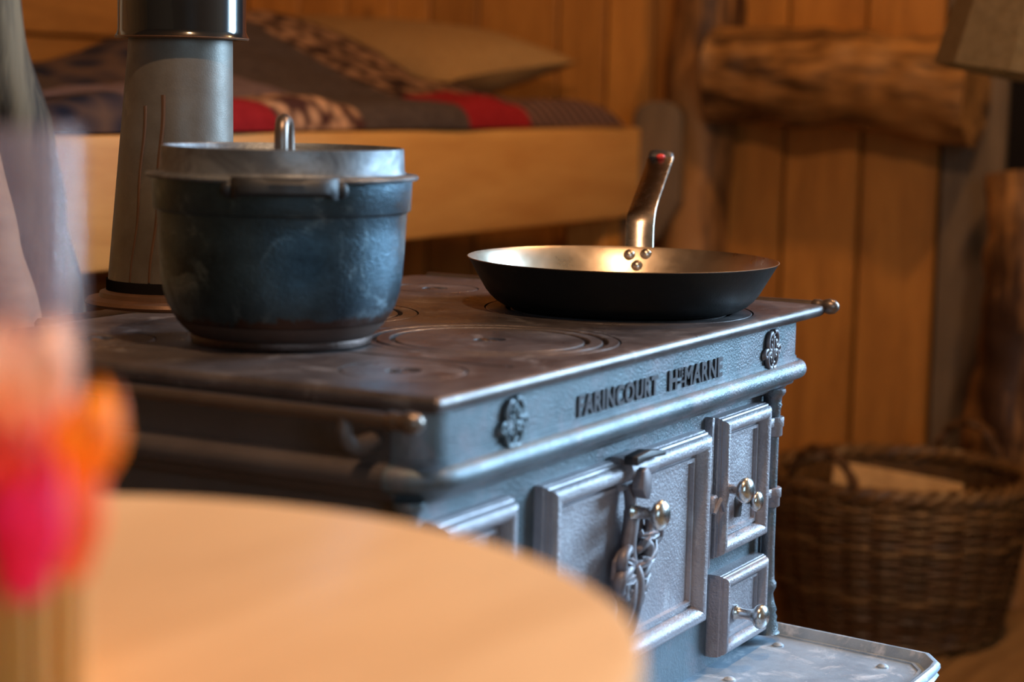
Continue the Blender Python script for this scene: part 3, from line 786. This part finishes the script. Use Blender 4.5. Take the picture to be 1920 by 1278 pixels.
# front shelf
def shelf_loop(inset, z_):
    xr_b, xr_f = .712-inset, .684-inset; xl_b, xl_f = -.004+inset, .024+inset
    yf = -.164+inset
    c = .040-inset*.4
    return [(xr_b, BY+.004, z_), (xr_f+.004, yf+c, z_), (xr_f, yf+c*.45, z_), (xr_f-c*.6, yf+.002, z_), (xr_f-c*1.1, yf, z_), (xl_f+c*1.1, yf, z_), (xl_f+c*.6, yf+.002, z_), (xl_f, yf+c*.45, z_), (xl_f-.004, yf+c, z_), (xl_b, BY+.004, z_)]
sp_ = [(a, z_-.0035) for a, z_ in [(.030, .440), (.008, .440), (.004, .445), (.006, .448), (.001, .452), (.003, .455), (0, .459), (.0005, .463), (.003, .4655), (.006, .4655), (.008, .463), (.0115, .4565), (.0145, .4555), (.0150, .4575), (.0175, .4575), (.018, .4560)]]
MB().loft([shelf_loop(a, z_) for a, z_ in sp_], True, True).build('front_shelf', M_SHELF, stove, angle=40)
for px_, py_ in ((1459, 1206), (1655, 1246), (1368, 1270)):
    q = at(px_, py_, 2, .4545)
    MB().lathe([(0, .0032), (.003, .0028), (.0055, .001), (.006, -.002)], (q.x, q.y, .4525), 16).build('rivet', M_SHELF, stove)

# ------------------------------------------------------------------ flue pipe
FX, FY = .344, .500
fl_ = empty('flue_pipe', (FX, FY, ZT), 'galvanised conical flue pipe with rust streaks rising behind the pot', 'flue pipe')
lean = Vector((rt.x, rt.y, 0)).normalized()*.0100
MB().lathe([(.050, ZT+.0005), (.078, ZT+.0005), (.079, ZT+.003), (.077, ZT+.006), (.066, ZT+.008), (.065, ZT+.012), (.060, ZT+.014), (.050, ZT+.014)], (FX, FY, 0), 48).build('flange', M_SOOTPIPE, fl_)
MB().lathe([(.0592, ZT+.010), (.0592, ZT+.024), (.056, ZT+.024)], (FX, FY, 0), 48).build('dark_ring', M_DARK, fl_)  # near-black ring round the foot of the cone
b = MB(); prf = [(.0585-(.0585-.0466)*k/10, ZT+.020+(1.05-ZT-.020)*k/10) for k in range(11)]
b.lathe(prf, (FX, FY, 0), 64)
for v in b.bm.verts: v.co += lean*((v.co.z-ZT)/.25)
cone = b.build('cone_pipe', M_FLUE, fl_, angle=60)
# rust runs as thin raised trickle lines on the cone
M_TRICK = iron('rust_trickle', (.07, .032, .018), (.13, .065, .035), None, .2, (.5, .6), .2)
def on_cone(ang, z_):
    k = (z_-(ZT+.020))/(1.05-ZT-.020); r_ = .0585-(.0585-.0466)*k+.0002
    p = Vector((FX+r_*math.cos(ang), FY+r_*math.sin(ang), z_)) + lean*((z_-ZT)/.25); return p
va = math.atan2(CAMLOC.y-FY, CAMLOC.x-FX)
for a0, zt_, r_ in ((.62, .965, .0020), (.28, .975, .0027)):
    pts_ = [on_cone(va-a0+.05*math.sin(k*.6)*.4-(0.06 if k > 8 else 0.0)*(k-8)/12, zt_-(zt_-.805)*k/20) for k in range(21)]
    MB().tube(pts_, [r_*(1-.5*k/20) for k in range(21)], 6, flat=.5).build('rust_run', M_TRICK, cone)
sl = empty('flue_sleeve', (FX+lean.x, FY+lean.y, 1.03), 'glossy black enamelled stove pipe sleeve above the grey flue cone', 'stovepipe')
lx, ly = FX+lean.x*1.1, FY+lean.y*1.1
MB().lathe([(.0560, 1.0335), (.0590, 1.0300), (.0595, 1.0275), (.0610, 1.0270), (.0615, 1.0285), (.0602, 1.0305), (.0588, 1.034), (.0588, 2.62)], (lx, ly, 0), 72).build('tube', M_ENAMEL, sl)
MB().lathe([(.0555, 1.0270), (.0608, 1.0260), (.0618, 1.0275), (.0602, 1.0295), (.0555, 1.0300)], (lx, ly, 0), 72).build('rolled_lip', M_SOOTPIPE, sl)
# flue outlet box behind the stove top
MB().box((FX-.09, L-.03, .55), (FX+.09, FY+.09, ZT-.0125), .004).build('flue_outlet', M_SIDE, stove)

# ------------------------------------------------------------------ pot
PX, PY = .1815, .2570
pot = empty('cast_iron_pot', (PX, PY, ZT), 'tall black cast iron casserole pot with a deep rimmed lid on the stove', 'pot')
T = ZT
body = [(0, .006), (.066, .006), (.067, .001), (.0725, .001), (.0735, .004), (.0728, .007), (.0745, .009), (.0800, .014), (.0865, .022), (.0915, .031), (.0950, .042), (.0970, .055), (.0982, .072), (.0992, .090), (.1000, .1055), (.1006, .1068), (.1022, .1075), (.1030, .1085), (.1040, .133), (.0985, .133), (.0965, .10), (.0930, .05), (.082, .022), (0, .014)]
bo = MB().lathe([(r, T+z_) for r, z_ in body], (PX, PY, 0), 96).build('body', M_POT, pot, angle=50)
# rust film at the foot: the burnt lowest band of the casting
MB().lathe([(.0730, T+.0075), (.0748, T+.0088), (.0803, T+.0138), (.0850, T+.0195)], (PX, PY, 0), 96).build('burnt_band', M_POTRUST, pot)
lidp = [(0, .128), (.06, .1285), (.0880, .131), (.0915, .135), (.0935, .1565), (.0948, .1578), (.0966, .1572), (.0968, .1555), (.0975, .1400), (.0990, .1375), (.1082, .1362), (.1092, .1346), (.1082, .1328), (.0990, .1325)]
ld = MB().lathe([(r, T+z_) for r, z_ in lidp], (PX, PY, 0), 96).build('lid', M_LID, pot, angle=50)
vd = Vector((fw.x, fw.y, 0)).normalized(); rd = Vector((rt.x, rt.y, 0)).normalized()
cc = Vector((PX, PY, T)) + rd*.0003
hp = [cc-vd*.016+Vector((0, 0, .128)), cc-vd*.016+Vector((0, 0, .160)), cc-vd*.012+Vector((0, 0, .1735)), cc+Vector((0, 0, .1780))-vd*.002+rd*.0005, cc+vd*.009+Vector((0, 0, .175))+rd*.0015, cc+vd*.014+Vector((0, 0, .160))+rd*.002, cc+vd*.015+Vector((0, 0, .128))+rd*.003]
MB().tube(sampc(hp, 7), .0056, 16).build('lid_handle', M_RAIL, ld)
# side grips
def grip(sg):
    b = MB(); d = (-vd*.985+rd*.13).normalized()*sg; t_ = Vector((-d.y, d.x, 0))
    n = 28; loops = []
    for i in range(n+1):
        u = -1+2*i/n
        out = .1035+.0225*math.sqrt(max(0, 1-abs(u)**4.5))
        wz = .0066+.0016*math.exp(-((abs(u)-.93)/.10)**2); dz = -.0015*math.exp(-((abs(u)-.95)/.12)**2)
        half = .0415*u
        inner = math.sqrt(max(.099**2-half**2, 0))*.995
        c = Vector((PX, PY, T+.1305+dz))
        o1 = max(out*1.0-abs(u)*.004, inner+.006)
        lp = []
        for (rr, zz) in ((inner, wz), (o1-.004, wz), (o1, wz*.4), (o1, -wz*.6), (o1-.004, -wz), (inner, -wz)):
            lp.append(c+d*rr+t_*half+Vector((0, 0, zz)))
        loops.append(lp)
    b.loft(loops, True, True)
    for u in (-1, 1):
        c = Vector((PX, PY, T+.1280))+d*(math.sqrt(.101**2-.0415**2)+.006)+t_*(.0425*u)
        q = bmesh.new(); bmesh.ops.create_uvsphere(q, u_segments=12, v_segments=8, radius=.0058); b.merge(q, Matrix.Translation(c) @ Matrix.Diagonal((1, 1, 1.15, 1)))
    return b
for sg in (1, -1): grip(sg).build('side_grip', M_GRIP, pot, angle=45)

# ------------------------------------------------------------------ frying pan
QX, QY = .5915, .1485
pan = empty('frying_pan', (QX, QY, ZT), 'black iron frying pan with bare steel inside and a long riveted handle', 'frying pan')
outp = [(0, .0008), (.104, .0008), (.1100, .0012), (.1155, .0030), (.1215, .0066), (.1270, .0115), (.1318, .0175), (.1365, .0255), (.1425, .0360), (.1482, .0458), (.1492, .0472)]
inp = [(.1492, .0472), (.1500, .0478), (.1492, .0481), (.1465, .0452), (.1405, .0345), (.1345, .0245), (.1290, .0160), (.1220, .0095), (.1150, .0055), (.1060, .0040), (0, .0036)]
MB().lathe([(r, T+z_) for r, z_ in outp], (QX, QY, 0), 128).build('outer_wall', M_PANOUT, pan, angle=60)
MB().lathe([(r, T+z_) for r, z_ in inp], (QX, QY, 0), 128).build('inside', M_PANIN, pan, angle=60)
hd = (vd*.985+rd*.06).normalized(); hs = Vector((hd.y, -hd.x, 0))
if hs.dot(rd) < 0: hs = -hs
C0 = Vector((QX, QY, T))
ctl = [(.1440, .0290, 0), (.1660, .0745, 0), (.1880, .0905, .004), (.2850, .1370, .0215)]
path = [ctl[0], (.1520, .0455, 0), (.1620, .0665, 0), (.1650, .0722, .0003), (.1688, .0775, .0008), (.1740, .0815, .0016), (.1800, .0850, .0027), (.2000, .0955, .0063), (.2300, .1100, .0117), (.2600, .1245, .0170), (.2750, .1320, .0198), (.2800, .1370, .0207)]
P = [C0+hd*a+Vector((0, 0, z_))+hs*s_ for a, z_, s_ in path]
off0 = 0.0155
loops = []
for i, p in enumerate(P):
    d = (P[min(i+1, len(P)-1)]-P[max(i-1, 0)]).normalized()
    sv = (hs + d*0).normalized(); sv = (sv - d*sv.dot(d)).normalized()
    # slight twist showing the right-hand edge
    nv = d.cross(sv).normalized()
    tw = math.radians(-14)*min(1, max(0, (i/len(P)-.3)*4))
    s2 = sv*math.cos(tw)+nv*math.sin(tw); n2 = nv*math.cos(tw)-sv*math.sin(tw)
    wd = .0148
    th = .0016; p = p+sv*off0
    loops.append([p-s2*wd-n2*th*.5, p-s2*(wd-.0008)-n2*th, p+s2*(wd-.0008)-n2*th, p+s2*wd-n2*th*.5, p+s2*wd+n2*th*.5, p+s2*(wd-.0008)+n2*th, p-s2*(wd-.0008)+n2*th, p-s2*wd+n2*th*.5])
hnd = MB().loft(loops, True, True).build('handle', M_HANDLE, pan, angle=50)
tipc = P[-1]+hs*off0; dt = (P[-1]-P[-4]).normalized(); sv = (hs-dt*hs.dot(dt)).normalized(); nv = dt.cross(sv)
b = MB(); lps = []
for k, (w_, t_, q_) in enumerate(((.0130, .0020, -.004), (.0132, .0042, -.001), (.0136, .0052, .003), (.0130, .0048, .0065), (.0105, .003, .008))):
    lps.append([tipc+dt*q_+sv*(w_*math.copysign(abs(math.cos(a))**.6, math.cos(a)))+nv*(t_*math.copysign(abs(math.sin(a))**.8, math.sin(a))) for a in [2*PI*j/20 for j in range(20)]])
b.loft(lps, True, True).build('curled_tip', M_LATCH, hnd)
b = MB(); q = bmesh.new(); bmesh.ops.create_uvsphere(q, u_segments=12, v_segments=8, radius=.0052)
cp_ = tipc+dt*.001-vd*.004+rd*.000
b.merge(q, Matrix.Translation(cp_) @ Matrix.Diagonal((1, 1, .55, 1))); b.build('red_dot', plain('red_paint', (.75, .05, .05), .4), hnd)['label'] = 'red dot'
# rivets inside the far wall
for px_, py_ in ((1180, 477), (1211, 475.5), (1194, 497.5)):
    d_ = fw + rt*((px_-960)/F_PX) - up*((py_-639)/F_PX)
    best = None
    for k in range(400):
        t_ = 1.9+k*.0008
        p = CAMLOC+d_*t_; rr = math.hypot(p.x-QX, p.y-QY); zz = p.z-T
        rw = .1290+(zz-.016)*(.1465-.1290)/(.0452-.016)
        if zz < .0465 and zz > .008 and rr > rw and (p-C0).dot(vd) > 0: best = p; break
    if best is None: continue
    rad_ = Vector((best.x-QX, best.y-QY, 0)).normalized(); nrm = (-rad_*.76+Vector((0, 0, .65))).normalized()
    M3 = nrm.to_track_quat('Z', 'Y').to_matrix().to_4x4()
    MB().lathe([(0, .0048), (.0028, .0043), (.0050, .0026), (.0062, .0004), (.0062, -.001)], tuple(best), 20, M3).build('rivet', M_RIVET, pan)

# ------------------------------------------------------------------ foreground round table and vase
TZ = .792
tc_ = (-.611, -.178); TR = .235
tb = empty('round_table', (tc_[0], tc_[1], 0), 'small round honey-coloured wooden table blurred in the foreground', 'table')
MB().lathe([(0, TZ), (TR-.006, TZ), (TR-.001, TZ-.003), (TR, TZ-.010), (TR-.002, TZ-.020), (TR-.006, TZ-.022), (0, TZ-.022)], (tc_[0], tc_[1], 0), 96).build('tabletop', M_TABLE, tb)
MB().lathe([(.030, TZ-.022), (.028, .5), (.020, .45), (.030, .38), (.030, .08), (0, .08)], (tc_[0], tc_[1], 0), 24).build('pedestal', M_TABLE, tb)
for k in range(3):
    a = 2*PI*k/3+.4
    MB().tube([(tc_[0]+.02*math.cos(a), tc_[1]+.02*math.sin(a), .11), (tc_[0]+.12*math.cos(a), tc_[1]+.12*math.sin(a), .06), (tc_[0]+.19*math.cos(a), tc_[1]+.19*math.sin(a), .016)], [.018, .016, .015], 10).build('leg', M_TABLE, tb)
vp = fromD(14, 1180, .655)
vs = empty('glass_vase', (vp.x, vp.y, TZ), 'tall clear glass vase blurred at the left edge of the table', 'vase')
M_GLASS, nt_, b_ = newmat('milky_glass')
b_.inputs['Base Color'].default_value = (.84, .68, .68, 1); b_.inputs['Roughness'].default_value = .12
tr_ = nt_.nodes.new('ShaderNodeBsdfTransparent'); tr_.inputs[0].default_value = (.97, .93, .95, 1)
mx_ = nt_.nodes.new('ShaderNodeMixShader'); mx_.inputs[0].default_value = .13
nt_.links.new(tr_.outputs[0], mx_.inputs[1]); nt_.links.new(b_.outputs[0], mx_.inputs[2])
nt_.links.new(mx_.outputs[0], nt_.nodes['Material Output'].inputs[0])
g = [(0, .004), (.017, .004), (.0205, .012), (.0215, .05), (.0222, .10), (.0228, .178), (.0236, .179), (.0244, .178), (.0240, .10), (.0232, .05), (.0225, .010), (.0215, .001), (0, .001)]
MB().lathe([(r, TZ+z_) for r, z_ in g], (vp.x, vp.y, 0), 48).build('glass', M_GLASS, vs)
M_AMB = plain('amber_base', (.72, .33, .05), .25)
MB().lathe([(0, TZ), (.0222, TZ), (.0238, TZ+.006), (.0240, TZ+.040), (.0236, TZ+.042), (.0232, TZ+.042)], (vp.x, vp.y, 0), 40).build('amber_base', M_AMB, vs)
MB().lathe([(0, TZ+.0045), (.0165, TZ+.0045), (.0198, TZ+.012), (.0208, TZ+.034), (0, TZ+.034)], (vp.x, vp.y, 0), 32).build('amber_sand', plain('amber_sand', (.55, .26, .03), .7), vs)
# paper tulips in the vase
PC = [('red', (1.0, .07, .03)), ('orange', (1.0, .27, .01)), ('pink', (1.0, .03, .13)), ('coral', (1.0, .24, .07)), ('tangerine', (1.0, .33, .06)), ('peach', (1.0, .50, .28))]
M_STICK = plain('amber_stick', (.62, .27, .04), .5)
def tulip(base, r, h, col, name_col, lean_):
    t = empty('tulip', tuple(base), '%s paper tulip by the glass vase, %s' % (name_col[0], name_col[1]), 'flower')
    mt = plain('petal_'+name_col[0], col, .55)
    nt2 = mt.node_tree; tl = nt2.nodes.new('ShaderNodeBsdfTranslucent'); tl.inputs[0].default_value = (*col, 1)
    mx2 = nt2.nodes.new('ShaderNodeMixShader'); mx2.inputs[0].default_value = .5
    nt2.links.new(nt2.nodes['Principled BSDF'].outputs[0], mx2.inputs[1]); nt2.links.new(tl.outputs[0], mx2.inputs[2])
    nt2.links.new(mx2.outputs[0], nt2.nodes['Material Output'].inputs[0])
    for k in range(6):
        a0 = 2*PI*k/6; b = MB(); n = 8; gg = []
        rr0 = r*(.92 if k % 2 else 1.0)
        for i in range(n+1):
            v = i/n; row = []
            rad_ = rr0*(.25+.75*math.sin(PI*min(1, v*.62+.08)))
            wa = .62*math.sin(PI*min(.999, .12+v*.86))**.7
            for j in range(7):
                u = -1+2*j/6; a = a0+u*wa
                p = Vector((rad_*math.cos(a), rad_*math.sin(a), h*v-.10*h*v*u*u)) + lean_*v*v
                row.append(b.bm.verts.new(base+p))
            gg.append(row)
        for i in range(n):
            for j in range(6): b.bm.faces.new((gg[i][j], gg[i][j+1], gg[i+1][j+1], gg[i+1][j]))
        b.build('petal', mt, t)
    MB().tube(sampc([(base.x, base.y, TZ), (base.x, base.y, TZ+(base.z-TZ)*.5+.001), tuple(base)], 6), .0030, 8).build('stem', M_STICK, t)
    return t
def vpt(px, py, D): return fromD(px, py, D)
for (px_, py_, D_, r_, h_, ci, desc) in ((128, 935, .622, .0180, .036, 1, 'bulging at the right of the bunch'), (48, 1120, .596, .0130, .044, 2, 'long, in the middle in front of the vase'), (-6, 985, .604, .0170, .036, 0, 'at the left frame edge'), (135, 1085, .618, .0110, .038, 3, 'lowest, right of the pink one'), (85, 985, .628, .0150, .040, 4, 'hidden between the pink and orange ones'), (45, 825, .616, .0165, .038, 5, 'topmost, above the pink one')):
    tulip(vpt(px_, py_, D_), r_, h_, PC[ci][1], (PC[ci][0], desc), Vector((0, 0, 0)))
